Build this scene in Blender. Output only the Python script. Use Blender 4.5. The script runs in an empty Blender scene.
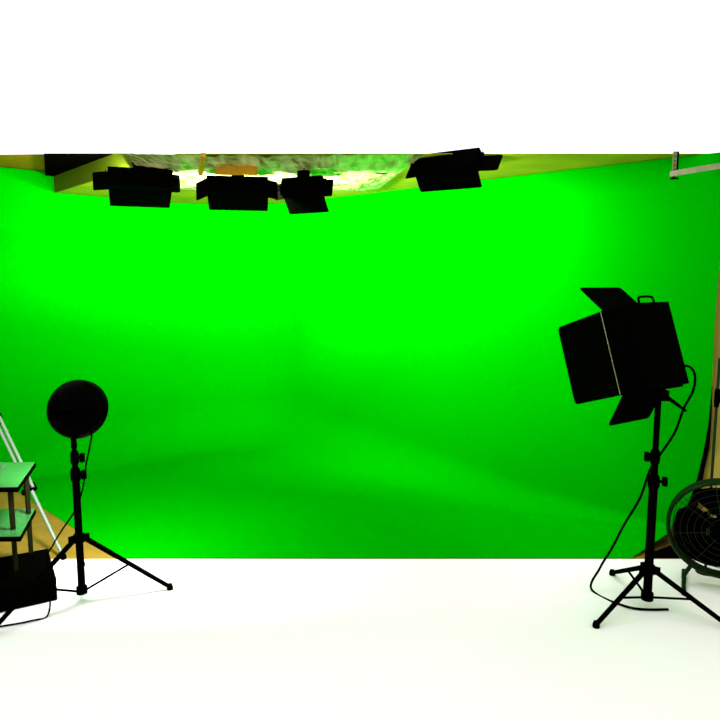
import bpy, bmesh, math, random
from mathutils import Vector, Matrix, Euler, noise
random.seed(4)
S = bpy.context.scene
COL = S.collection
R_ = math.radians

# ------------------------------------------------------------------ camera and pixel helpers
F = 655.0
P = math.atan(81 / 655.0)
HC = 1.6
cp, sp = math.cos(P), math.sin(P)

def ray(px, py):
    cx, cy = (px - 360) / F, (360 - py) / F
    return Vector((cx, cp + cy * sp, -sp + cy * cp))

def at(px, py, Y):                       # point of that sight line at depth Y
    d = ray(px, py)
    return d * (Y / d.y) + Vector((0, 0, HC))

def ath(px, py, h):                      # point of that sight line at height h
    d = ray(px, py)
    return d * ((h - HC) / d.z) + Vector((0, 0, HC))

def atplane(px, py, p0, n):
    d = ray(px, py)
    o = Vector((0, 0, HC))
    return o + d * ((p0 - o).dot(n) / d.dot(n))

cam = bpy.data.cameras.new('camera')
cam.sensor_width = 36
cam.lens = F / 720 * 36
cam.clip_start = 0.05
co = bpy.data.objects.new('camera', cam)
COL.objects.link(co)
co.location = (0, 0, HC)
co.rotation_euler = (math.pi / 2 - P, 0, 0)
S.camera = co

# ------------------------------------------------------------------ materials
def mat(name, col, rough=0.6, spec=0.3, metal=0.0, emit=None, es=0, alpha=1.0, bump=None, var=0.0, vscale=8, coat=0):
    m = bpy.data.materials.new(name)
    m.use_nodes = True
    nt = m.node_tree
    b = nt.nodes['Principled BSDF']
    b.inputs['Base Color'].default_value = (*col, 1)
    b.inputs['Roughness'].default_value = rough
    b.inputs['Specular IOR Level'].default_value = spec
    b.inputs['Metallic'].default_value = metal
    b.inputs['Alpha'].default_value = alpha
    b.inputs['Coat Weight'].default_value = coat
    if emit:
        b.inputs['Emission Color'].default_value = (*emit, 1)
        b.inputs['Emission Strength'].default_value = es
    tc = nt.nodes.new('ShaderNodeTexCoord')
    nz = nt.nodes.new('ShaderNodeTexNoise')
    nz.inputs['Scale'].default_value = vscale
    nz.inputs['Detail'].default_value = 4
    nt.links.new(tc.outputs['Object'], nz.inputs['Vector'])
    if var:
        rp = nt.nodes.new('ShaderNodeValToRGB')
        rp.color_ramp.elements[0].position = .3
        rp.color_ramp.elements[1].position = .7
        rp.color_ramp.elements[0].color = (*[c * (1 - var) for c in col], 1)
        rp.color_ramp.elements[1].color = (*[min(1, c * (1 + var)) for c in col], 1)
        nt.links.new(nz.outputs['Fac'], rp.inputs['Fac'])
        nt.links.new(rp.outputs['Color'], b.inputs['Base Color'])
    if bump:
        bp = nt.nodes.new('ShaderNodeBump')
        bp.inputs['Strength'].default_value = bump
        bp.inputs['Distance'].default_value = .01
        nt.links.new(nz.outputs['Fac'], bp.inputs['Height'])
        nt.links.new(bp.outputs['Normal'], b.inputs['Normal'])
    return m

GREEN = mat('chroma_green', (0.0, 0.275, 0.0), 1.0, 0.0, var=.015, vscale=1.5)
BLACK = mat('black_metal', (0.0005, 0.0005, 0.0003), 0.7, 0.002)
BLACK2 = mat('black_paint_satin', (0.0004, 0.0004, 0.0003), 0.25, 0.004)
DOOR = mat('black_flag_metal', (0.0005, 0.0009, 0.0003), 0.75, 0.002)
RUBBER = mat('black_rubber', (0.0006, 0.0006, 0.0003), 0.8, 0.002)
CEIL = mat('ceiling_cream', (0.29, 0.37, 0.008), 0.9, 0.05, var=.12, vscale=5)
FASC = mat('fascia_olive', (0.085, 0.13, 0.003), 0.9, 0.03)
TANC = mat('ochre_ceiling', (0.22, 0.16, 0.003), 0.9, 0.03, var=.1)
DARKC = mat('shade_black', (0.0012, 0.001, 0.0003), 0.9, 0.0)  # near-black: painted shade of ceiling recess and green's edge, also bracket parts
OCHRE = mat('ochre_wall', (0.34, 0.27, 0.045), 0.9, 0.05, var=.12, vscale=6)
TANF = mat('tan_wood_floor', (0.24, 0.15, 0.018), 0.7, 0.1, var=.15, vscale=7)
WHITEF = mat('white_floor', (0.95, 0.95, 0.95), 0.9, 0.1, var=.01)
AMBER = mat('amber_wood', (0.50, 0.25, 0.01), 0.6, 0.1, var=.12, vscale=20)
TUBE = mat('lamp_tube_white', (0.9, 0.9, 0.85), 0.3, 0.3, emit=(1, .97, .85), es=6)
SILVER = mat('silver_aluminium', (0.17, 0.23, 0.17), 0.4, 0.3, metal=0.2)
STEEL = mat('galvanised_steel', (0.15, 0.16, 0.07), 0.5, 0.2, metal=0.0, var=.2, vscale=30)
PALE = mat('glint_pale', (0.20, 0.26, 0.13), 0.5, 0.3)  # pale colour painting the lit edge at the door hinge
SHELF = mat('glossy_shelf_top', (0.03, 0.15, 0.035), 0.2, 0.5, coat=.25)
LEGW = mat('dark_olive_leg', (0.007, 0.008, 0.001), 0.5, 0.05)
RING = mat('dark_green_plastic', (0.003, 0.017, 0.002), 0.4, 0.06)
WIRE = mat('dark_wire', (0.006, 0.012, 0.004), 0.4, 0.1)
POLEG = mat('dark_green_pole', (0.006, 0.022, 0.006), 0.5, 0.15)

# crumpled translucent plastic: diffuse + translucent + gloss, streaked by noise
PLAS = bpy.data.materials.new('crumpled_plastic')
PLAS.use_nodes = True
nt = PLAS.node_tree
b = nt.nodes['Principled BSDF']
b.inputs['Base Color'].default_value = (.42, .44, .22, 1)
b.inputs['Roughness'].default_value = .25
b.inputs['Specular IOR Level'].default_value = .4
tc = nt.nodes.new('ShaderNodeTexCoord')
mp = nt.nodes.new('ShaderNodeMapping')
mp.inputs['Scale'].default_value = (9, 2.0, 4)
mp.inputs['Rotation'].default_value = (0, 0, .35)
nz = nt.nodes.new('ShaderNodeTexNoise')
nz.inputs['Scale'].default_value = 1.6
nz.inputs['Detail'].default_value = 6
nz.inputs['Distortion'].default_value = 1.2
rp = nt.nodes.new('ShaderNodeValToRGB')
rp.color_ramp.elements[0].position = .35
rp.color_ramp.elements[1].position = .68
rp.color_ramp.elements[0].color = (.17, .15, .03, 1)
rp.color_ramp.elements[1].color = (.62, .54, .27, 1)
nt.links.new(tc.outputs['Object'], mp.inputs['Vector'])
nt.links.new(mp.outputs['Vector'], nz.inputs['Vector'])
nt.links.new(nz.outputs['Fac'], rp.inputs['Fac'])
nt.links.new(rp.outputs['Color'], b.inputs['Base Color'])
bp = nt.nodes.new('ShaderNodeBump')
bp.inputs['Strength'].default_value = .5
bp.inputs['Distance'].default_value = .03
nt.links.new(nz.outputs['Fac'], bp.inputs['Height'])
nt.links.new(bp.outputs['Normal'], b.inputs['Normal'])

# ------------------------------------------------------------------ building helpers
def empty(name, loc, rot=None, label=None, cat=None, group=None):
    o = bpy.data.objects.new(name, None)
    COL.objects.link(o)
    M = Matrix.Translation(loc)
    if rot is not None:
        M = M @ rot.to_4x4()
    o.matrix_world = M
    o['label'] = label
    o['category'] = cat
    if group:
        o['group'] = group
    return o, M

def obj(name, bm, m, parent=None, smooth=True, bevel=0, M=None):
    """link bm as one mesh; M given: bm is in world space and is brought into the parent's space"""
    if M is not None:
        bm.transform(M.inverted())
    bmesh.ops.recalc_face_normals(bm, faces=bm.faces)
    me = bpy.data.meshes.new(name)
    bm.to_mesh(me)
    bm.free()
    me.materials.append(m)
    o = bpy.data.objects.new(name, me)
    COL.objects.link(o)
    if parent:
        o.parent = parent
    if smooth:
        for p in me.polygons:
            p.use_smooth = True
        me.set_sharp_from_angle(angle=R_(38))
    if bevel:
        md = o.modifiers.new('bevel', 'BEVEL')
        md.width = bevel
        md.segments = 2
        md.limit_method = 'ANGLE'
    return o

def tag(o, label=None, cat=None, group=None, kind=None):
    if label: o['label'] = label
    if cat: o['category'] = cat
    if group: o['group'] = group
    if kind: o['kind'] = kind
    return o

def NB():
    return bmesh.new()

def box(bm, c, s, rot=None):
    c = Vector(c)
    vs = []
    for x in (-.5, .5):
        for y in (-.5, .5):
            for z in (-.5, .5):
                v = Vector((x * s[0], y * s[1], z * s[2]))
                if rot is not None:
                    v = rot @ v
                vs.append(bm.verts.new(c + v))
    for f in ((0, 1, 3, 2), (4, 6, 7, 5), (0, 4, 5, 1), (2, 3, 7, 6), (0, 2, 6, 4), (1, 5, 7, 3)):
        bm.faces.new([vs[i] for i in f])

def tube(bm, pts, r, seg=10, closed=False):
    pts = [Vector(p) for p in pts]
    n = len(pts)
    rr = r if isinstance(r, (list, tuple)) else [r] * n
    rings = []
    prev = None
    for i, p in enumerate(pts):
        if closed:
            t = pts[(i + 1) % n] - pts[i - 1]
        else:
            t = pts[min(i + 1, n - 1)] - pts[max(i - 1, 0)]
        t.normalize()
        if prev is None:
            a = Vector((0, 0, 1)) if abs(t.z) < .9 else Vector((1, 0, 0))
            u = t.cross(a).normalized()
        else:
            u = (prev - t * prev.dot(t)).normalized()
        prev = u
        w = t.cross(u)
        rings.append([bm.verts.new(p + (u * math.cos(k * 2 * math.pi / seg) + w * math.sin(k * 2 * math.pi / seg)) * rr[i]) for k in range(seg)])
    m = n if closed else n - 1
    for i in range(m):
        A, B = rings[i], rings[(i + 1) % n]
        for k in range(seg):
            bm.faces.new((A[k], A[(k + 1) % seg], B[(k + 1) % seg], B[k]))
    if not closed:
        bm.faces.new(rings[0][::-1])
        bm.faces.new(rings[-1])

def spline(pts, n=10):
    pts = [Vector(p) for p in pts]
    out = []
    for i in range(len(pts) - 1):
        p0 = pts[max(i - 1, 0)]; p1 = pts[i]; p2 = pts[i + 1]; p3 = pts[min(i + 2, len(pts) - 1)]
        for k in range(n):
            t = k / n
            out.append(.5 * ((2 * p1) + (p2 - p0) * t + (2 * p0 - 5 * p1 + 4 * p2 - p3) * t * t + (3 * p1 - p0 - 3 * p2 + p3) * t ** 3))
    out.append(pts[-1])
    return out

def lathe(bm, prof, axis=Matrix.Identity(4), seg=40):
    """prof: (radius, height along local z)"""
    rings = []
    for r, h in prof:
        if r < 1e-6:
            rings.append([bm.verts.new(axis @ Vector((0, 0, h)))])
        else:
            rings.append([bm.verts.new(axis @ Vector((r * math.cos(k * 2 * math.pi / seg), r * math.sin(k * 2 * math.pi / seg), h))) for k in range(seg)])
    for A, B in zip(rings, rings[1:]):
        for k in range(seg):
            a0, a1 = A[k % len(A)], A[(k + 1) % len(A)]
            b0, b1 = B[k % len(B)], B[(k + 1) % len(B)]
            vs = []
            for v in (a0, a1, b1, b0):
                if v not in vs:
                    vs.append(v)
            if len(vs) >= 3:
                bm.faces.new(vs)

def slab(bm, poly, thick):
    """flat polygon (list of 3D points, coplanar) with thickness along its normal"""
    poly = [Vector(p) for p in poly]
    n = (poly[1] - poly[0]).cross(poly[2] - poly[0]).normalized() * thick
    A = [bm.verts.new(p) for p in poly]
    B = [bm.verts.new(p + n) for p in poly]
    bm.faces.new(A)
    bm.faces.new(B[::-1])
    k = len(poly)
    for i in range(k):
        bm.faces.new((A[i], A[(i + 1) % k], B[(i + 1) % k], B[i]))

def prism(bm, xy, z0, z1):
    slab(bm, [(p[0], p[1], z0) for p in xy], 0)if z0 == z1 else None
    A = [bm.verts.new((p[0], p[1], z0)) for p in xy]
    B = [bm.verts.new((p[0], p[1], z1)) for p in xy]
    bm.faces.new(A[::-1]); bm.faces.new(B)
    k = len(xy)
    for i in range(k):
        bm.faces.new((A[i], A[(i + 1) % k], B[(i + 1) % k], B[i]))

def round_quad(a, b, c, d, r, seg=5):
    """quad with corners c and d rounded (a-b stays sharp: the hinge)"""
    a, b, c, d = map(Vector, (a, b, c, d))
    out = [a, b]
    for p, q, s in ((b, c, d), (c, d, a)):
        e0 = (p - q).normalized() * r
        e1 = (s - q).normalized() * r
        for k in range(seg + 1):
            t = k / seg
            out.append((q + e0) * (1 - t) ** 2 + q * 2 * t * (1 - t) + (q + e1) * t * t)
    return out

# ------------------------------------------------------------------ the room shell
HG = 2.3
C = ath(240, 208, HG); RP = ath(690, 155, HG); LP = ath(48, 191.6, HG)
C2, u, v = Vector((C.x, C.y)), Vector((LP.x - C.x, LP.y - C.y)).normalized(), Vector((RP.x - C.x, RP.y - C.y)).normalized()
nu = Vector((-u.y, u.x)); nv = Vector((v.y, -v.x))
if nu.dot(v) < 0: nu = -nu               # inward normals of the two walls
if nv.dot(u) < 0: nv = -nv
phi = math.acos(u.dot(v)); RC = .9
tl = RC / math.tan(phi / 2)
arc_c = C2 + u * tl + nu * RC
YF = ath(360, 559, 0).y                  # near edge of the wooden and green floor
YC = ath(360, 154, HG).y                 # near edge of the low ceiling
fl = [ath(0, 480, 0), ath(120, 559, 0), ath(631, 559, 0)]

V0 = Vector((C2.x, C2.y, 0)); NV3 = Vector((nv.x, nv.y, 0))
ends = []
for px, py in ((735, 150), (719, 270), (715, 319), (711.7, 390), (708, 427), (703, 453), (697.5, 480), (688, 512), (671.5, 535.5)):
    p = atplane(px, py, V0, NV3)
    ends.append((p.z, (Vector((p.x, p.y)) - C2).dot(v)))
ends.sort()

def s_end(z):
    if z <= ends[0][0]: return ends[0][1]
    for (z0, s0), (z1, s1) in zip(ends, ends[1:]):
        if z <= z1:
            return s0 + (s1 - s0) * (z - z0) / (z1 - z0)
    return ends[-1][1]

sP = (Vector((LP.x, LP.y)) - C2).dot(u) - .075
sL = (Vector((fl[0].x, fl[0].y)) - C2).dot(u)
cols = []                                 # ('L', s) / ('A', t) / ('R', t)
for s in (4.6, 4.2, 3.8, 3.4, 3.0, 2.7, 2.5, 2.3, sL, 2.05, 1.95):
    cols.append(('L', s))
cols = [c for c in cols if c[1] > sP + .02]
cols.sort(key=lambda c: -c[1])
cols += [('L', sP + .001), ('L', sP - .001)]
k0 = sP - .05
for i in range(8):
    cols.append(('L', k0 + (tl - k0) * i / 8))
for i in range(25):
    cols.append(('A', i / 24))
for i in range(1, 31):
    cols.append(('R', i / 30))

def sweep_pt(c, z, inset):
    k, t = c
    if k == 'L':
        p = C2 + u * t + nu * inset
    elif k == 'A':
        a0 = math.atan2(-nu.y, -nu.x); a1 = math.atan2(-nv.y, -nv.x)
        while a1 - a0 > math.pi: a1 -= 2 * math.pi
        while a1 - a0 < -math.pi: a1 += 2 * math.pi
        a = a0 + (a1 - a0) * t
        p = arc_c + Vector((math.cos(a), math.sin(a))) * (RC - inset)
    else:
        p = C2 + v * (tl + (s_end(z) - tl) * t) + nv * inset
    return Vector((p.x, p.y, z))

def cove(c):
    k, t = c
    if k == 'L':
        return max(.05, min(.38, .08 + (sL - t) * .4))
    if k == 'A':
        return .38 + .1 * t
    return .48 + (.05 - .48) * t

bm = NB()
ZF = .004
grid = []
LIFT = max(.02, ends[0][0] + .03)

NW, NC = 26, 12
for c in cols:
    top = 2.455 if (c[0] == 'L' and c[1] > sP) else HG - .004
    r = cove(c)
    col = []
    for i in range(NW):
        z = top + (r + ZF - top) * i / (NW - 1)
        col.append(sweep_pt(c, z, 0))
    for i in range(1, NC + 1):
        a = math.pi / 2 * i / NC
        z = ZF + r * (1 - math.sin(a))
        p = sweep_pt(c, z, r * (1 - math.cos(a)))
        col.append(p)
    if c[0] == 'R' and c[1] > .7:
        lf = LIFT * (c[1] - .7) / .3
        for p in col:
            p.z += lf * max(0, 1 - p.z / .6)
    grid.append([bm.verts.new(p) for p in col])
for A, B in zip(grid, grid[1:]):
    for i in range(len(A) - 1):
        bm.faces.new((A[i], B[i], B[i + 1], A[i + 1]))
foot = [g[-1].co.copy() for g, c in zip(grid, cols) if not (c[0] == 'L' and c[1] > sL + .001)]
near = [fl[2], fl[1]]
fpoly = foot + [Vector((p.x, p.y, ZF)) for p in near]
fverts = [bm.verts.new(p) for p in fpoly]
ff = bm.faces.new(fverts)
bmesh.ops.triangulate(bm, faces=[ff])
green = obj('green_backdrop', bm, GREEN)
tag(green, 'huge bright green chroma key backdrop sweeping from two walls down onto the floor', 'backdrop')

# walls stand 4 cm behind the green
off = .04
HH0 = 2.46
def wall(name, a, b, n, z0, z1, m):
    bm = NB()
    q = [a - n * off, b - n * off, b - n * (off + .1), a - n * (off + .1)]
    prism(bm, [(p.x, p.y) for p in q], z0, z1)
    return tag(obj(name, bm, m, smooth=False), kind='structure')
wall('wall_left', C2 - u * .14, C2 + u * 4.8, nu, -.02, HH0, TANC)
bm = NB()  # unseen side wall, added to block white light from the left
prism(bm, [(-3.9, -1.3), (-3.8, -1.3), (-3.8, 4.1), (-3.9, 4.1)], 0, 2.46)
tag(obj('added_wall_side', bm, TANC, smooth=False), kind='structure')
bm = NB()  # unseen side wall, added to keep surrounding light off the right wall
prism(bm, [(2.95, -1.3), (3.05, -1.3), (3.05, 2.85), (2.95, 2.85)], 0, 2.46)
tag(obj('added_wall_side', bm, OCHRE, smooth=False), kind='structure')
bm = NB()  # unseen wall behind the camera, added to dim light on the green
prism(bm, [(-3.9, -1.4), (3.05, -1.4), (3.05, -1.3), (-3.9, -1.3)], 0, 2.46)
tag(obj('added_wall_rear', bm, OCHRE, smooth=False), kind='structure')
wall('wall_right', C2 - v * .14, C2 + v * 5.35, nv, -.02, HG + .0, OCHRE)

# floors
bm = NB()
prism(bm, [(-5.2, YF), (3.2, YF), (3.2, 7.0), (-5.2, 7.0)], -.05, 0)
tag(obj('floor', bm, TANF, smooth=False), kind='structure')
bm = NB()
prism(bm, [(-5.2, -1.5), (4.6, -1.5), (4.6, YF), (-5.2, YF)], -.05, 0)
tag(obj('floor_front', bm, WHITEF, smooth=False), kind='structure')

# low ceiling over the green, its fascia on the left and the higher ceiling beyond it
P1, P2 = ath(49, 194.5, HG), ath(95, 180, HG)
fd = (Vector((P2.x, P2.y)) - Vector((P1.x, P1.y))).normalized()
P1b = Vector((P1.x, P1.y)) - fd * .12
tcut = (YC - P1.y) / fd.y
P3 = Vector((P1.x, P1.y)) + fd * tcut
bm = NB()
rend = C2 + v * 4.33
prism(bm, [(P1b.x, P1b.y), (P3.x, P3.y), (C2.x + v.x * ((YC - C2.y) / v.y) + .12, YC), ((rend - nv * .1)[:]), (C2 - nu * .12 - nv * .12)[:], (P1b.x - nu.x * .1, P1b.y - nu.y * .1)], HG, HG + .003)
tag(obj('ceiling', bm, CEIL, smooth=False), kind='structure')
nf = Vector((-fd.y, fd.x))
if nf.dot(Vector((0, 0)) - Vector((P1.x, P1.y))) < 0: nf = -nf
bm = NB()
hF = 2.425
yF0 = ath(130, 154, hF).y
P3a = Vector((P1.x, P1.y)) + fd * ((yF0 - P1.y) / fd.y)
bb = []
for k in (0, .012):
    o_ = nf * k
    bb.append([bm.verts.new((p.x + o_.x, p.y + o_.y, z)) for p, z in ((P1b, HG - .004), (P3, HG - .004), (P3a, hF), (P1b, hF))])
bm.faces.new(bb[0]); bm.faces.new(bb[1][::-1])
for i in range(4):
    bm.faces.new((bb[0][i], bb[0][(i + 1) % 4], bb[1][(i + 1) % 4], bb[1][i]))
tag(obj('trim_1', bm, FASC, smooth=False), kind='structure')
HH = 2.462
bm = NB()
yc2 = ath(20, 154, HH).y
tt = (yc2 - P1.y) / fd.y
P4 = Vector((P1.x, P1.y)) + fd * tt
wl = C2 + u * ((yc2 - C2.y) / u.y)
prism(bm, [(P1b.x, P1b.y), (P4.x, P4.y), ((wl - nu * .1)[:]), ((C2 + u * 1.75 - nu * .1)[:]), ((C2 + u * 1.75)[:])], HH, HH + .003)
tag(obj('ceiling_raised', bm, TANC, smooth=False), kind='structure')
bm = NB()  # flat black panel painting the shadow in the ceiling recess
hb = 2.425
q = [ath(44, 154, hb), ath(45.5, 178.5, hb), ath(100, 163, hb), ath(134, 154, hb)]
prism(bm, [(p.x, p.y) for p in q], hb, hb + .004)
tag(obj('recess_shade', bm, DARKC, smooth=False), kind='structure')

# black strip painting the shaded edge between the green and the ochre wall
bm = NB()
A, B = [], []
for px0, px1, py in ((710.5, 712.5, 386), (705.5, 711.5, 420), (701, 709.5, 448), (697, 704, 472), (688, 699, 500), (676, 690, 535)):
    for L_, px in ((A, px0), (B, px1)):
        L_.append(atplane(px, py, V0 - NV3 * .015, NV3))
va = [bm.verts.new(p) for p in A]; vb = [bm.verts.new(p) for p in B]
for i in range(len(va) - 1):
    bm.faces.new((va[i], vb[i], vb[i + 1], va[i + 1]))
tag(obj('black_shade_strip', bm, DARKC, smooth=False), 'narrow black strip painted as shade along the lower right edge of the green backdrop', 'painted shade')

# ------------------------------------------------------------------ overhead lamps
def rotm(yaw, pitch, roll):
    return (Matrix.Rotation(yaw, 3, 'Z') @ Matrix.Rotation(pitch, 3, 'X') @ Matrix.Rotation(roll, 3, 'Y'))

def area(loc_parent, M, w, h, power, off_y, col=(1, 1, .95)):
    L = bpy.data.lights.new('lamp_light', 'AREA')
    L.shape = 'RECTANGLE'
    L.size, L.size_y = w, h
    L.energy = power
    L.color = col
    o = bpy.data.objects.new('lamp_light', L)
    COL.objects.link(o)
    o.parent = loc_parent
    o.location = (0, off_y, 0)
    o.rotation_euler = (math.pi / 2, 0, 0)
    return o

def soft_light(name, Z, fit, label, group, power, ceil=None, tubes=4, back_taper=.0, handle=False, hinge=None, rc=.012):
    px, py, yaw, pitch, roll, W, H, D, al, Ll, att, Lt, ab, Lb, ar, Lr = fit
    c = at(px, py, Z)
    R = rotm(yaw, pitch, roll)
    root, M = empty(name, c, R, label, 'studio light', group)
    w, h, d = W / 2, H / 2, D / 2
    # housing: open-fronted shell with a slightly tapered back and vent slots
    bm = NB()
    t = back_taper
    def ring(k, y):
        return [bm.verts.new((x * (w - k), y, z * (h - k))) for x, z in ((-1, -1), (1, -1), (1, 1), (-1, 1))]
    r0 = ring(.0, -d); r1 = ring(0, d); r2 = ring(.012, d); r3 = ring(.02, -d + .025)
    bm.faces.new(r0)
    for X, Y in ((r0, r1), (r1, r2), (r2, r3)):
        for i in range(4):
            bm.faces.new((X[i], X[(i + 1) % 4], Y[(i + 1) % 4], Y[i]))
    bm.faces.new(r3[::-1])
    hs = obj('housing', bm, BLACK, root, bevel=.004)
    bm = NB()
    for i in range(5):                    # cooling fins across the back
        box(bm, (0, -d - .002, (i - 2) * H * .14), (W * .6, .005, .006))
    obj('back_vent', bm, BLACK, root, bevel=.001)
    for i in range(tubes):
        x = (i - (tubes - 1) / 2) * (W - .08) / max(1, tubes - .5)
        bm = NB()
        tube(bm, [(x, d - .03, -h + .03), (x, d - .03, h - .03)], .012, 10)
        obj('lamp_tube', bm, TUBE, root)
    g = .0004
    def door(a, b, cc, dd, m=DOOR):
        bm = NB()
        slab(bm, round_quad(a, b, cc, dd, rc), .003)
        o = obj('barn_door', bm, m, root, smooth=False)
        bm = NB()
        tube(bm, [a, b], .004, 8)
        obj('hinge', bm, BLACK, o)
        return o
    x1, y1 = -w - Ll * math.sin(al), d + Ll * math.cos(al)
    dl = door((-w - g, d, -h), (-w - g, d, h), (x1, y1, h), (x1, y1, -h))
    x1, y1 = w + Lr * math.sin(ar), d + Lr * math.cos(ar)
    door((w + g, d, h), (w + g, d, -h), (x1, y1, -h), (x1, y1, h))
    z1, y1 = h + Lt * math.sin(att), d + Lt * math.cos(att)
    door((-w, d, h + g), (w, d, h + g), (w, y1, z1), (-w, y1, z1))
    z1, y1 = -h - Lb * math.sin(ab), d + Lb * math.cos(ab)
    door((w, d, -h - g), (-w, d, -h - g), (-w, y1, z1), (w, y1, z1))
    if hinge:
        bm = NB()  # thin pale bar painted as the glint beside the left door
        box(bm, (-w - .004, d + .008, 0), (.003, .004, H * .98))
        tag(obj('hinge_glint', bm, hinge, root, bevel=.001), 'pale painted glint along the hinge of the left door')
    area(root, M, W - .05, H - .05, power, d + .012)
    Mi = M
    if ceil:
        # yoke arms, tilt knobs, stem and ceiling clamp
        for s in (-1, 1):
            bm = NB()
            box(bm, (s * (w + .012), 0, .02), (.004, .022, H * .5))
            yk = obj('yoke_arm', bm, BLACK, root, bevel=.001)
            bm = NB()
            lathe(bm, [(0, 0), (.016, 0), (.018, .006), (.016, .02), (.0, .022)], Matrix.Translation((s * (w + .014), 0, .0)) @ Matrix.Rotation(s * math.pi / 2, 4, 'Y'), 14)
            obj('tilt_knob', bm, BLACK, yk)
        topw = M @ Vector((0, -.0, h))
        bm = NB()
        tube(bm, [topw - Vector((0, 0, .01)), Vector((topw.x, topw.y, ceil - .012))], .013, 10)
        obj('stem', bm, BLACK, root, M=M)
        bm = NB()
        box(bm, (topw.x, topw.y, (topw.z + min(ceil, topw.z + .05)) / 2), (.075, .05, min(.05, ceil - topw.z)))
        obj('swivel_block', bm, BLACK, root, bevel=.006, M=M)
        bm = NB()
        lathe(bm, [(0, ceil - .014), (.045, ceil - .014), (.05, ceil - .008), (.05, ceil - .001), (0, ceil - .001)], Matrix.Translation((topw.x, topw.y, 0)), 20)
        obj('ceiling_plate', bm, BLACK, root, M=M)
    return root, M, (w, h, d)

FIT = {
 'l1': (4.1, (140.6438, 179.5862, 0.3474, -0.0588, 0.0002, 0.372, 0.11, 0.1409, 1.0128, 0.1043, 0.1745, 0.1, 0.2271, 0.251, 1.5, 0.0524)),
 'l2': (4.1, (237.7254, 186.4811, 0.1597, -0.1462, 0.0059, 0.3679, 0.11, 0.07, 0.574, 0.1366, 0.1745, 0.1, 0.2776, 0.157, 0.9531, 0.0732)),
 'l3': (4.2, (302.8658, 187.1083, -0.3438, -0.3097, -0.0195, 0.2748, 0.1106, 0.07, 1.3719, 0.0749, 0.1745, 0.1, 0.5612, 0.1144, 1.5, 0.05)),
 'l4': (3.85, (446.7174, 162.6, -0.6561, -0.6054, 0.016, 0.4101, 0.11, 0.07, 1.5, 0.0816, 0.1745, 0.1, 0.3921, 0.0961, 1.5, 0.1137)),
 'right': (3.1, (646.2, 347.2, 0.6029, -0.3219, 0.0038, 0.3378, 0.4064, 0.1374, -0.17, 0.318, 0.97, 0.176, 0.84, 0.174, 0.3491, 0.2)),
}
G_OVER = 'black studio lights hung from the ceiling'
PW = [56, 76, 68, 30]
soft_light('studio_light', *FIT['l1'], 'black barn door studio light under the ceiling, nearest the olive fascia board', G_OVER, PW[0], ceil=HG)
soft_light('studio_light', *FIT['l2'], 'black barn door studio light hanging below the amber wood block', G_OVER, PW[1], ceil=HG)
soft_light('studio_light', *FIT['l3'], 'smallest black ceiling studio light, its lower flap skewed to the right', G_OVER, PW[2], ceil=HG, tubes=2)
soft_light('studio_light', *FIT['l4'], 'steeply tilted black ceiling studio light hanging apart, farthest to the right', G_OVER, PW[3], ceil=HG)

# ------------------------------------------------------------------ big panel light on its stand (right)
Z, fit = FIT['right']
rt, M, (w, h, d) = soft_light('studio_light', Z, fit, 'big black floor studio light with open barn doors on the right stand', None, 9, hinge=PALE, rc=.025)  # hinge: material of the painted glint beside the left door
rt['category'] = 'studio light'
bm = NB()
hx = .06
ho = .03
tube(bm, spline([(ho - hx, -d + .03, h - .003), (ho - hx, -d + .03, h + .022), (ho - hx + .016, -d + .03, h + .034), (ho + hx - .016, -d + .03, h + .034), (ho + hx, -d + .03, h + .022), (ho + hx, -d + .03, h - .003)], 5), .006, 8)
obj('carry_handle', bm, BLACK, rt)
# U yoke below
bm = NB()
zb = -h - .004
for s in (-1, 1):
    box(bm, (s * (w + .016), -.01, zb / 2), (.006, .03, -zb))
box(bm, (0, -.01, zb), (2 * w + .038, .03, .008))
yk = obj('yoke', bm, BLACK, rt, bevel=.002)
for s in (-1, 1):
    bm = NB()
    lathe(bm, [(0, 0), (.02, 0), (.024, .008), (.02, .03), (0, .032)], Matrix.Translation((s * (w + .018), -.01, 0)) @ Matrix.Rotation(s * math.pi / 2, 4, 'Y'), 16)
    obj('tilt_knob', bm, BLACK, yk)
yb = M @ Vector((0, -.01, zb - .004))
bm = NB()
tube(bm, [yb + Vector((0, 0, .006)), yb + Vector((0, 0, -.05))], .02, 14)
box(bm, yb + Vector((-.01, 0, -.022)), (.095, .06, .05))
obj('swivel_bracket', bm, BLACK, rt, bevel=.003, M=M)
bm = NB()
e = at(686, 411, yb.y - .03)
tube(bm, [yb + Vector((.01, -.01, -.012)), yb.lerp(e, .5) + Vector((0, 0, -.002)), e], [.010, .009, .006], 8)
obj('lock_lever', bm, BLACK, rt, M=M)
bm = NB()
box(bm, yb + Vector((-.045, -.01, -.035)), (.045, .02, .03))
obj('lock_knob', bm, BLACK, rt, bevel=.006, M=M)

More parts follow.
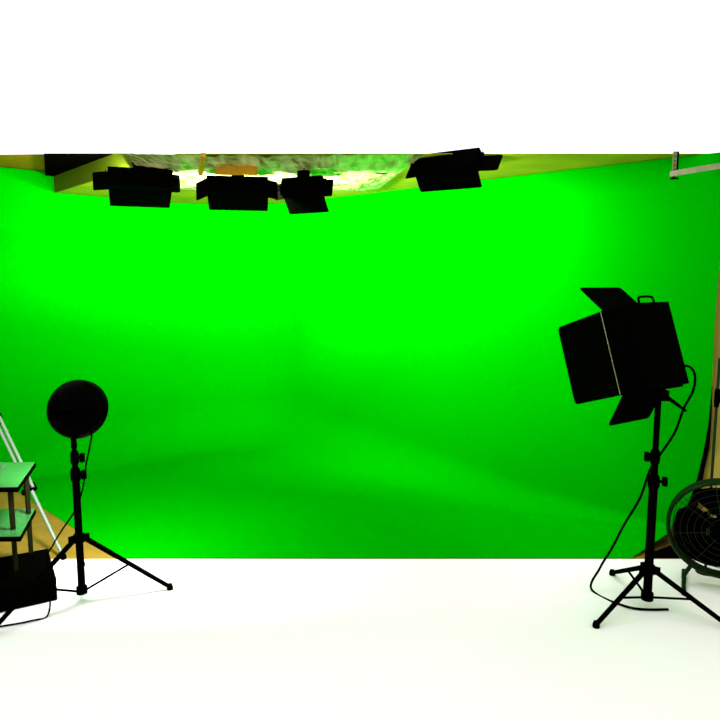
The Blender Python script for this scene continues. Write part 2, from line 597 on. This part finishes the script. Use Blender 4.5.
def light_stand(name, x, y, ztop, hub_h, legs, collars, radii, label, mtl=BLACK):
    """collars: list of (height, knob direction sign); radii: lower and upper tube"""
    root, M = empty(name, Vector((x, y, 0)), None, label, 'light stand')
    zc = [c[0] for c in collars]
    r = radii
    zs = [.05] + sorted(zc) + [ztop]
    for i in range(len(zs) - 1):
        bm = NB()
        tube(bm, [(0, 0, zs[i]), (0, 0, zs[i + 1])], r[i], 14)
        obj('pole_section', bm, mtl, root)
    for i, (z, sx) in enumerate(collars):
        bm = NB()
        rr = r[min(i, len(r) - 1)] + .003
        lathe(bm, [(0, z - .035), (rr, z - .035), (rr + .003, z - .02), (rr + .003, z + .015), (rr - .002, z + .03), (0, z + .03)], seg=16)
        cl = obj('collar', bm, mtl, root)
        bm = NB()
        tube(bm, [(sx * rr * .5, -.006, z), (sx * (rr + .018), -.01, z)], .008, 8)
        box(bm, (sx * (rr + .024), -.011, z), (.02, .024, .044))
        obj('collar_knob', bm, mtl, cl, bevel=.005)
    bm = NB()
    lathe(bm, [(0, hub_h - .02), (r[0] + .008, hub_h - .02), (r[0] + .008, hub_h + .02), (0, hub_h + .02)], seg=16)
    hb = obj('leg_hub', bm, mtl, root)
    bm = NB()
    lathe(bm, [(0, .045), (r[0] + .008, .045), (r[0] + .008, .08), (0, .08)], seg=16)
    obj('brace_collar', bm, mtl, root)
    for ang, rad in legs:
        dx, dy = math.cos(R_(ang)), math.sin(R_(ang))
        bm = NB()
        k = r[0] + .004
        tube(bm, [(dx * k, dy * k, hub_h), (dx * rad, dy * rad, .014)], [.013, .011], 10)
        box(bm, (dx * (k + .008), dy * (k + .008), hub_h), (.034, .034, .03), Matrix.Rotation(R_(ang), 3, 'Z'))
        lg = obj('leg', bm, mtl, root)
        bm = NB()
        lathe(bm, [(0, .001), (.016, .001), (.017, .012), (.012, .03), (0, .03)], Matrix.Translation((dx * rad, dy * rad, 0)), 12)
        obj('rubber_foot', bm, RUBBER, lg)
        bm = NB()
        f = .52
        tube(bm, [(dx * k, dy * k, .062), (dx * (k + (rad - k) * f), dy * (k + (rad - k) * f), hub_h + (.014 - hub_h) * f)], .006, 8)
        obj('brace', bm, mtl, root)
    return root

rs = light_stand('light_stand', yb.x, yb.y, yb.z - .052, .20, ((-150, .36), (-35, .36), (95, .36)),
            ((at(653, 481, yb.y).z, 1), (at(656, 456, yb.y).z, -1)), (.021, .017, .0145),
            'sturdy black light stand carrying the big barn door light on the right')
# its cable: out of the back of the lamp, looping behind the pole, down to the floor on the left
yc = yb.y + .06
cab = [M @ Vector((w + .0, -d + .012, -h + .09))] + [at(px, py, Y) for px, py, Y in
       ((690.5, 367.5, yc - .02), (695, 376, yc), (693, 391, yc + .02), (684, 408, yc + .04), (675, 432, yc + .05), (662, 452, yc + .05), (650, 470, yc + .05), (640, 498, yc + .05), (624, 525, yc + .08), (612, 548, yc + .1), (600, 568, yc + .1))]
end = ath(592, 590, .008)
cab += [Vector((end.x, end.y, .008)), Vector((end.x + .12, end.y - .18, .008)), Vector((end.x + .3, end.y - .2, .008))]
bm = NB()
tube(bm, spline(cab, 8), .006, 8)
tag(obj('power_cable', bm, RUBBER), 'thin black cable looping from the big right light down to the floor', 'cable')

# ------------------------------------------------------------------ dish light on its stand (left)
ZL = 3.1
dc = at(75.3, 408, ZL)
px_m = .211 * 0 + 1 / ((at(360, 408, ZL) - at(361, 408, ZL)).length)
rad = 30 / px_m
aim = Euler((R_(-20), 0, R_(2))).to_matrix()       # local +Y = beam
root, M = empty('dish_light', dc, aim, 'round black dish light seen from behind on the left stand', 'studio light')
bm = NB()
ax = Matrix.Rotation(-math.pi / 2, 4, 'X')           # lathe z -> local +Y
prof = [(.0, -.085), (.03, -.083), (.055, -.074), (.085, -.058), (.11, -.038), (.13, -.012), (.142, .012), (rad * .985, .03), (rad, .034), (rad, .040), (rad * .96, .034), (.13, .006), (.10, -.03), (.05, -.065), (0, -.074)]
lathe(bm, prof, ax, 56)
obj('reflector', bm, BLACK2, root)
bm = NB()
lathe(bm, [(0, -.125), (.026, -.125), (.03, -.118), (.032, -.09), (.034, -.075), (0, -.07)], ax, 24)
obj('lamp_socket', bm, BLACK2, root)
bm = NB()
lathe(bm, [(0, -.07), (.016, -.07), (.016, -.05), (.036, -.02), (.04, .0), (.03, .02), (0, .03)], ax, 24)
obj('bulb', bm, TUBE, root)
bm = NB()
lathe(bm, [(0, -.004), (.006, -.004), (.006, .004), (0, .004)], Matrix.Translation((-.085, -.057, .075)) @ ax, 10)
bx_ = at(73, 436, ZL)
LX, LY = at(77, 500, ZL).x, ZL
bm.free()
bm = NB()
neck = Vector((LX, LY - .05, dc.z - rad - .02))
tube(bm, [M @ Vector((0, -.1, -.02)), M @ Vector((0, -.095, -.10)), Vector((LX, LY - .02, dc.z - rad + .02)), Vector((LX, LY, dc.z - rad - .01)), Vector((LX, LY, dc.z - rad - .05))], [.012, .012, .012, .013, .015], 12)
obj('swivel_arm', bm, BLACK, root, M=M)
la = bpy.data.lights.new('lamp_light', 'AREA'); la.shape = 'DISK'; la.size = .2; la.energy = 42
lo = bpy.data.objects.new('lamp_light', la); COL.objects.link(lo); lo.parent = root
lo.location = (0, .036, 0); lo.rotation_euler = (math.pi / 2, 0, 0)

light_stand('light_stand', LX, LY, dc.z - rad - .03, at(79, 538, ZL).z, ((-130, .44), (18, .42), (113, .44)),
            ((at(77, 474, ZL).z, 1), (at(76, 457, ZL).z, 1)), (.018, .014, .0115),
            'slim black tripod light stand carrying the round dish light')
yk_ = ZL + .05
cab = [M @ Vector((.045, -.07, -.03)), M @ Vector((.06, -.085, -.09))] + [at(px, py, Y) for px, py, Y in ((91, 432, ZL - .07), (90, 445, ZL - .03), (86, 465, ZL), (84, 482, yk_), (79.5, 500, yk_), (73, 514, yk_), (62, 530, yk_), (53, 545, yk_ - .02), (47, 560, yk_ - .06))]
cab += [Vector((-1.49, 2.97, .02)), Vector((-1.55, 2.90, .007)), Vector((-1.8, 2.8, .007)), Vector((-2.15, 2.62, .007))]
bm = NB()
tube(bm, spline(cab, 8), .0042, 8)
tag(obj('power_cable', bm, RUBBER), 'thin black cable hanging from the round dish light on the left', 'cable')

# ------------------------------------------------------------------ two-tier table, case and silver tripod (left edge)
ht = .588; hl = .343
tr = [ath(35, 462, ht), ath(17.5, 486.5, ht)]
lr_ = [ath(35, 508.5, hl), ath(20, 536, hl)]
root, Mt = empty('side_table', Vector((tr[0].x - .25, (tr[0].y + tr[1].y) / 2, .12)), None, 'two-tier side table with glossy tops and dark legs at the left edge', 'table')
def shelf(q, hh, th, nm, lab=None):
    dirx = Vector((-1, -.03, 0))
    a, b_ = q
    P_ = [a, b_, b_ + dirx * .5, a + dirx * .5]
    bm = NB()
    prism(bm, [(p.x, p.y) for p in P_], hh - th, hh)
    o = obj(nm, bm, SHELF, root, smooth=False, bevel=.003, M=Mt)
    bm = NB()
    A = [(p.x, p.y) for p in P_]
    prism(bm, [(A[0][0] + .004, A[0][1] + .002), (A[1][0] + .004, A[1][1] - .004), (A[2][0], A[2][1] - .004), (A[3][0], A[3][1] + .002)], hh - th - .022, hh - th + .002)
    obj('rim', bm, BLACK, o, smooth=False, bevel=.002, M=Mt)
    return P_
Pt = shelf(tr, ht, .006, 'table_top')
Pl = shelf(lr_, hl, .006, 'lower_shelf')
CASE_H = .12
for px0, py0, px1, py1, Y0, Y1 in ((26, 472, 31, 553, tr[0].y - .04, tr[0].y - .06), (10.5, 492, 15, 556, tr[1].y + .06, tr[1].y + .07)):
    if px1 > 20:
        Y0 = Y1 = ath(px1, py1, CASE_H + .001).y
    a = at(px0, py0, Y0); a.z = ht - .01
    t_ = at(px1, py1, Y1)
    b0 = a + (t_ - a) * ((a.z - CASE_H - .001) / (a.z - t_.z))
    for dx in (0, -.40):
        bm = NB()
        tube(bm, [a + Vector((dx, 0, 0)), b0 + Vector((dx, 0, 0))], [.016, .014], 4)
        obj('leg', bm, LEGW, root, smooth=False, bevel=.002, M=Mt)
# black case
cA = ath(48, 548, CASE_H); cB = ath(0, 557, CASE_H)
bd = (Vector((cB.x, cB.y)) - Vector((cA.x, cA.y))).normalized()
rd = Vector((-bd.y, bd.x))
if rd.y > 0: rd = -rd
A0 = Vector((cA.x, cA.y)) - bd * 0
root, Mc = empty('equipment_case', Vector((A0.x, A0.y, 0)) + Vector((bd.x * .4, bd.y * .4, 0)), None, 'low black equipment case under the legs of the two-tier table', 'case')
bm = NB()
q = [A0, A0 + bd * .85, A0 + bd * .85 + rd * .42, A0 + rd * .42]
prism(bm, [(p.x, p.y) for p in q], .001, .075)
obj('case_body', bm, RUBBER, root, smooth=False, bevel=.006, M=Mc)
bm = NB()
prism(bm, [(p.x, p.y) for p in q], .078, CASE_H)
obj('lid', bm, RUBBER, root, smooth=False, bevel=.006, M=Mc)
for k in (.2, .6):
    bm = NB()
    p = A0 + bd * k + rd * .424
    box(bm, (p.x, p.y, .078), (.05, .01, .04), Matrix.Rotation(math.atan2(bd.y, bd.x), 3, 'Z'))
    obj('latch', bm, BLACK2, root, bevel=.003, M=Mc)

# silver tripod
ft = ath(63.5, 557, .012)
ap = at(-3, 418, 4.0)
root, Mp = empty('silver_tripod', Vector((ap.x - .04, ap.y + .02, 0)), None, 'slender silver tripod leaning in from the left edge behind the table', 'tripod')
def tleg(foot):
    d_ = (ap - foot)
    side = d_.cross(Vector((0, 1, 0))).normalized() * .017
    mid = foot + d_ * .5
    o_ = None
    bm = NB()
    tube(bm, [foot, mid + d_ * .12], .0105, 10)
    o_ = obj('leg', bm, SILVER, root, M=Mp)
    for s in (-1, 1):
        bm = NB()
        tube(bm, [mid + side * s - d_ * .03, ap + side * s], .0095, 10)
        obj('upper_tube', bm, SILVER, o_, M=Mp)
    bm = NB()
    Rm = d_.to_track_quat('Z', 'X').to_matrix()
    box(bm, mid - d_ * .02, (.026, .064, .05), Rm)
    box(bm, mid - d_ * .02 + side * 2.6, (.03, .03, .03), Rm)
    obj('leg_clamp', bm, BLACK, o_, bevel=.004, M=Mp)
    bm = NB()
    lathe(bm, [(0, -.012), (.016, -.012), (.017, 0), (.012, .02), (0, .02)], Matrix.Translation(foot), 12)
    obj('rubber_foot', bm, RUBBER, o_, M=Mp)
tleg(ft)
cx_, cy_ = ap.x - .04, ap.y + .02
for ang in (172, 255):
    vv = Matrix.Rotation(R_(ang), 2) @ Vector((ft.x - cx_, ft.y - cy_))
    tleg(Vector((cx_ + vv.x, cy_ + vv.y, .012)))
bm = NB()
lathe(bm, [(0, ap.z - .05), (.05, ap.z - .045), (.055, ap.z), (.045, ap.z + .03), (.02, ap.z + .05), (.018, ap.z + .22), (0, ap.z + .22)], Matrix.Translation((cx_, cy_, 0)), 18)
obj('tripod_head', bm, BLACK, root, M=Mp)

# ------------------------------------------------------------------ floor fan (right edge)
ZN = 3.22
fc = at(723, 529, ZN)
pm = 1 / ((at(360, 528, ZN) - at(361, 528, ZN)).length)
fr = 51.5 / pm
Rf = Euler((R_(5), 0, R_(-26))).to_matrix()
root, Mf = empty('floor_fan', Vector((fc.x, fc.y, fc.z)), Rf, 'large round floor fan with dark green rim and wire guard at the right edge', 'fan')
ax = Matrix.Rotation(-math.pi / 2, 4, 'X')
bm = NB()
lathe(bm, [(fr - .016, -.03), (fr - .006, -.036), (fr, -.028), (fr - .004, -.018), (fr - .008, -.01), (fr - .008, .01), (fr, .028), (fr - .006, .036), (fr - .016, .03), (fr - .020, .0), (fr - .016, -.03)], ax, 64)
obj('rim', bm, RING, root)
for yy in (-.04, .04):
    bm = NB()
    for k in range(1, 8):
        rr = fr * k / 8
        tube(bm, [(rr * math.cos(a * math.pi / 24), yy * (1.0 - .0 * k), rr * math.sin(a * math.pi / 24)) for a in range(48)], .0016, 5, closed=True)
    for k in range(8):
        a = k * math.pi / 4 + .2
        tube(bm, [(0.05 * math.cos(a), yy, .05 * math.sin(a)), ((fr - .01) * math.cos(a), yy, (fr - .01) * math.sin(a))], .002, 5)
    gd = obj('wire_guard', bm, WIRE, root)
    bm = NB()
    lathe(bm, [(0, yy - .006), (.05, yy - .006), (.052, yy), (.05, yy + .006), (0, yy + .006)], ax, 24)
    obj('badge', bm, BLACK2, gd)
bm = NB()
lathe(bm, [(0, -.035), (.04, -.035), (.048, -.02), (.048, .03), (0, .035)], ax, 24)
hub = obj('hub', bm, BLACK2, root)
for k in range(5):
    a0 = k * 2 * math.pi / 5 + .35
    bm = NB()
    G = []
    for i in range(9):
        t = i / 8
        r = .04 + (fr - .04 - .04) * t
        row = []
        wid = (.42 + .18 * math.sin(t * math.pi)) * (1 if t < .9 else .85)
        for j in range(9):
            s = j / 8 - .5
            a = a0 + s * 2 * wid + .25 * t
            row.append(bm.verts.new((r * math.cos(a), s * .06 * (1 - .3 * t), r * math.sin(a))))
        G.append(row)
    for i in range(8):
        for j in range(8):
            bm.faces.new((G[i][j], G[i][j + 1], G[i + 1][j + 1], G[i + 1][j]))
    o = obj('blade', bm, BLACK, hub)
    sd = o.modifiers.new('solid', 'SOLIDIFY'); sd.thickness = .003
fx = Mf.to_3x3() @ Vector((0, 1, 0)); fx.z = 0; fx.normalize()
sx = Vector((fx.y, -fx.x, 0))
for s in (-1, 1):
    bm = NB()
    c0 = Mf @ Vector((s * fr * .5, 0, -fr * .86)); g = Vector((fc.x, fc.y, 0)) + sx * s * fr * .62
    tube(bm, spline([c0, Vector((g.x, g.y, .05)), Vector((g.x, g.y, .014)) + fx * .05, Vector((g.x, g.y, .013)) + fx * .15], 6), .011, 10)
    ob = obj('foot', bm, RING, root, M=Mf)
    bm = NB()
    tube(bm, spline([Vector((g.x, g.y, .04)), Vector((g.x, g.y, .014)) - fx * .05, Vector((g.x, g.y, .013)) - fx * .15], 6), .011, 10)
    obj('rear_foot', bm, RING, ob, M=Mf @ Matrix.Identity(4))

# black soft bag and flat black patch behind the fan, thin green pole
bc = Vector((2.02, 3.56))
root, Mb = empty('equipment_bag', Vector((bc.x, bc.y, 0)), None, 'black padded bag on the floor behind the round fan', 'bag')
bm = NB()
Lb, Wb, Hb = .42, .15, .25
ang = math.atan2(v.y, v.x)
Rb = Matrix.Rotation(ang, 3, 'Z')
N = 10
prev = None
rings = []
for i in range(N + 1):
    t = i / N * 2 - 1
    sc = (1 - abs(t) ** 4) ** .5 * .35 + .65
    ringv = []
    for k in range(20):
        a = k / 20 * 2 * math.pi
        ca, sa = math.cos(a), math.sin(a)
        yy = math.copysign(abs(ca) ** .6, ca) * Wb / 2 * (.8 + .2 * sc)
        zz = math.copysign(abs(sa) ** .6, sa) * Hb / 2 * (.85 + .15 * sc) + Hb / 2
        pz = max(.002, zz)
        q = Rb @ Vector((t * Lb / 2, yy, 0))
        ringv.append(bm.verts.new((bc.x + q.x, bc.y + q.y, pz)))
    rings.append(ringv)
for A_, B_ in zip(rings, rings[1:]):
    for k in range(20):
        bm.faces.new((A_[k], A_[(k + 1) % 20], B_[(k + 1) % 20], B_[k]))
bm.faces.new(rings[0][::-1]); bm.faces.new(rings[-1])
obj('bag_body', bm, RUBBER, root, M=Mb)
bm = NB()
hs = [Rb @ Vector((x, -.03, 0)) for x in (-.1, -.06, .06, .1)]
tube(bm, spline([(bc.x + q.x, bc.y + q.y, Hb + z) for q, z in zip(hs, (-.012, .035, .035, -.012))], 6), .008, 8)
obj('carry_strap', bm, RUBBER, root, M=Mb)
bm = NB()
q = [ath(654, 553, 0), ath(671, 547, 0), ath(690, 556, 0), ath(690, 558.8, 0), ath(644, 558.8, 0)]
prism(bm, [(p.x, p.y) for p in q], .006, .012)
tag(obj('floor_patch', bm, RUBBER, smooth=False), 'flat black patch on the floor beside the green backdrop, behind the right stand', 'mat')
pp = at(713.5, 450, 3.43)
root, Mq = empty('thin_pole', Vector((pp.x, pp.y, 0)), None, 'thin dark green upright pole beside the ochre wall, behind the fan', 'pole')
bm = NB()
zt = at(716, 358, 3.43).z
tube(bm, [(0, 0, .02), (0, 0, zt)], .0075, 10)
obj('pole_tube', bm, POLEG, root)
bm = NB()
zk = at(716, 398, 3.43).z
lathe(bm, [(0, zk - .05), (.012, zk - .05), (.014, zk - .02), (.014, zk + .02), (.012, zk + .05), (0, zk + .05)], seg=14)
box(bm, (.024, 0, zk), (.03, .02, .05))
obj('clamp', bm, BLACK, root, bevel=.003)
bm = NB()
lathe(bm, [(0, .001), (.05, .001), (.05, .012), (.012, .026), (0, .026)], seg=20)
obj('base', bm, BLACK, root)

# ------------------------------------------------------------------ metal bracket (upper right)
ZB = 3.72
a = at(670, 174, ZB); hA = a.z
b1 = ath(722, 165.5, hA)
dirv = (b1 - a).normalized()
root, Mk = empty('metal_bracket', a, None, 'pale steel bracket of strut and long arm up by the right wall', 'bracket')
bm = NB()
e2 = a + dirv * .52
rz = Matrix.Rotation(math.atan2(dirv.y, dirv.x), 3, 'Z')
box(bm, (a + e2) / 2, ((e2 - a).length, .004, .030), rz)
box(bm, (a + e2) / 2 + Vector((0, 0, .013)) + rz @ Vector((0, .014, 0)), ((e2 - a).length, .03, .004), rz)
obj('arm', bm, STEEL, root, smooth=False, bevel=.001, M=Mk)
bm = NB()
st = at(675.3, 168, ZB)
box(bm, (st.x, st.y + .012, (hA - .02 + HG) / 2), (.022, .004, HG - hA + .02))
o = obj('strut', bm, STEEL, root, smooth=False, bevel=.001, M=Mk)
bm = NB()
box(bm, (st.x + .017, st.y + .03, (hA + HG) / 2), (.012, .036, HG - hA))
obj('strut_flange', bm, DARKC, o, smooth=False, M=Mk)
bm = NB()
for k in range(4):
    tube(bm, [(st.x, st.y + .008, hA + .025 + k * .024), (st.x, st.y + .0105, hA + .025 + k * .024)], .0035, 8)
obj('slot_holes', bm, DARKC, o, M=Mk)
bm = NB()
tube(bm, [(st.x, st.y - .012, hA + .002), (st.x, st.y + .002, hA + .002)], .005, 8)
obj('bolt', bm, BLACK, root, M=Mk)
bm = NB()
box(bm, (st.x + .004, st.y + .012, hA - .022), (.04, .02, .009))
obj('end_clip', bm, BLACK, root, bevel=.002, M=Mk)
bm = NB()
wx = (C2 + v * 5.0)
tgt = None
for k in range(600):
    p = Vector((e2.x + k * .002, e2.y))
    if (p - C2).dot(nv) < -off + .015:
        tgt = p; break
box(bm, ((e2.x + tgt.x) / 2, e2.y, hA), (tgt.x - e2.x - .002, .004, .03))
obj('wall_brace', bm, STEEL, root, smooth=False, bevel=.001, M=Mk)

# ------------------------------------------------------------------ ceiling clutter
# crumpled plastic sheet just under the low ceiling
bm = NB()
nx, ny = 110, 60
q = [ath(124, 154.5, HG - .028), ath(425, 154.5, HG - .028), ath(378, 186, HG), ath(160, 186, HG)]
vs = []
for i in range(nx + 1):
    row = []
    for j in range(ny + 1):
        s, t = i / nx, j / ny
        p = (q[0] * (1 - s) + q[1] * s) * (1 - t) + (q[3] * (1 - s) + q[2] * s) * t
        n1 = noise.fractal(Vector((p.x * 5 + 1.3 * noise.noise(Vector((p.x * 3, p.y * 3, 1))), p.y * 1.6, 0)), 1.0, 2.0, 5)
        n2 = abs(noise.noise(Vector((p.x * 9 + p.y * 3, p.y * 4 - p.x * 2, 3))))
        edge = min(1, min(s, 1 - s) * 12)
        z = HG - .024 - edge * (.022 * min(1, abs(n1)) + .014 * n2)
        row.append(bm.verts.new((p.x, p.y, z)))
    vs.append(row)
for i in range(nx):
    for j in range(ny):
        bm.faces.new((vs[i][j], vs[i + 1][j], vs[i + 1][j + 1], vs[i][j + 1]))
tag(obj('plastic_sheet', bm, PLAS), 'crumpled pale plastic sheet stretched under the ceiling above the lights', 'plastic sheet')

# amber wooden block and batten
Yb = 3.96
a = at(215, 161.5, Yb); b2 = at(257, 174.5, Yb)
bm = NB()
box(bm, ((a.x + b2.x) / 2, Yb + .012, (a.z + b2.z) / 2), (b2.x - a.x, .022, a.z - b2.z))
tag(obj('wood_block', bm, AMBER, smooth=False, bevel=.003), 'amber wooden block fixed under the ceiling above a black light', 'wood block')
Yb = 4.0
a = at(201, 154, Yb); b2 = at(206, 171, Yb)
bm = NB()
p0, p1 = ath(203.5, 154.8, HG - .08), ath(200.5, 174, HG - .08)
dv = (p1 - p0)
box(bm, (p0 + p1) / 2, (.026, dv.length, .02), Matrix.Rotation(math.atan2(dv.y, dv.x) - math.pi / 2, 3, 'Z'))
tag(obj('wood_batten', bm, AMBER, smooth=False, bevel=.002), 'narrow amber wooden batten running under the plastic sheet between two lights', 'batten')
# bent wire
bm = NB()
tube(bm, spline([at(371, 172.5, 4.3), at(379, 173.5, 4.3), at(385, 173.5, 4.3), at(388, 170.5, 4.3), at(391.5, 166, 4.3)], 5), .004, 6)
tag(obj('hanging_wire', bm, BLACK), 'short bent black wire poking out below the plastic sheet', 'wire')

# ------------------------------------------------------------------ light
wd = bpy.data.worlds.new('world')
S.world = wd
wd.use_nodes = True
bg = wd.node_tree.nodes['Background']
bg.inputs['Color'].default_value = (1, 1, 1, 1)
bg.inputs['Strength'].default_value = 1.7
S.view_settings.view_transform = 'Standard'
S.view_settings.look = 'None'
S.view_settings.exposure = 0
S.view_settings.gamma = 1
S.cycles.max_bounces = 8
S.cycles.diffuse_bounces = 4
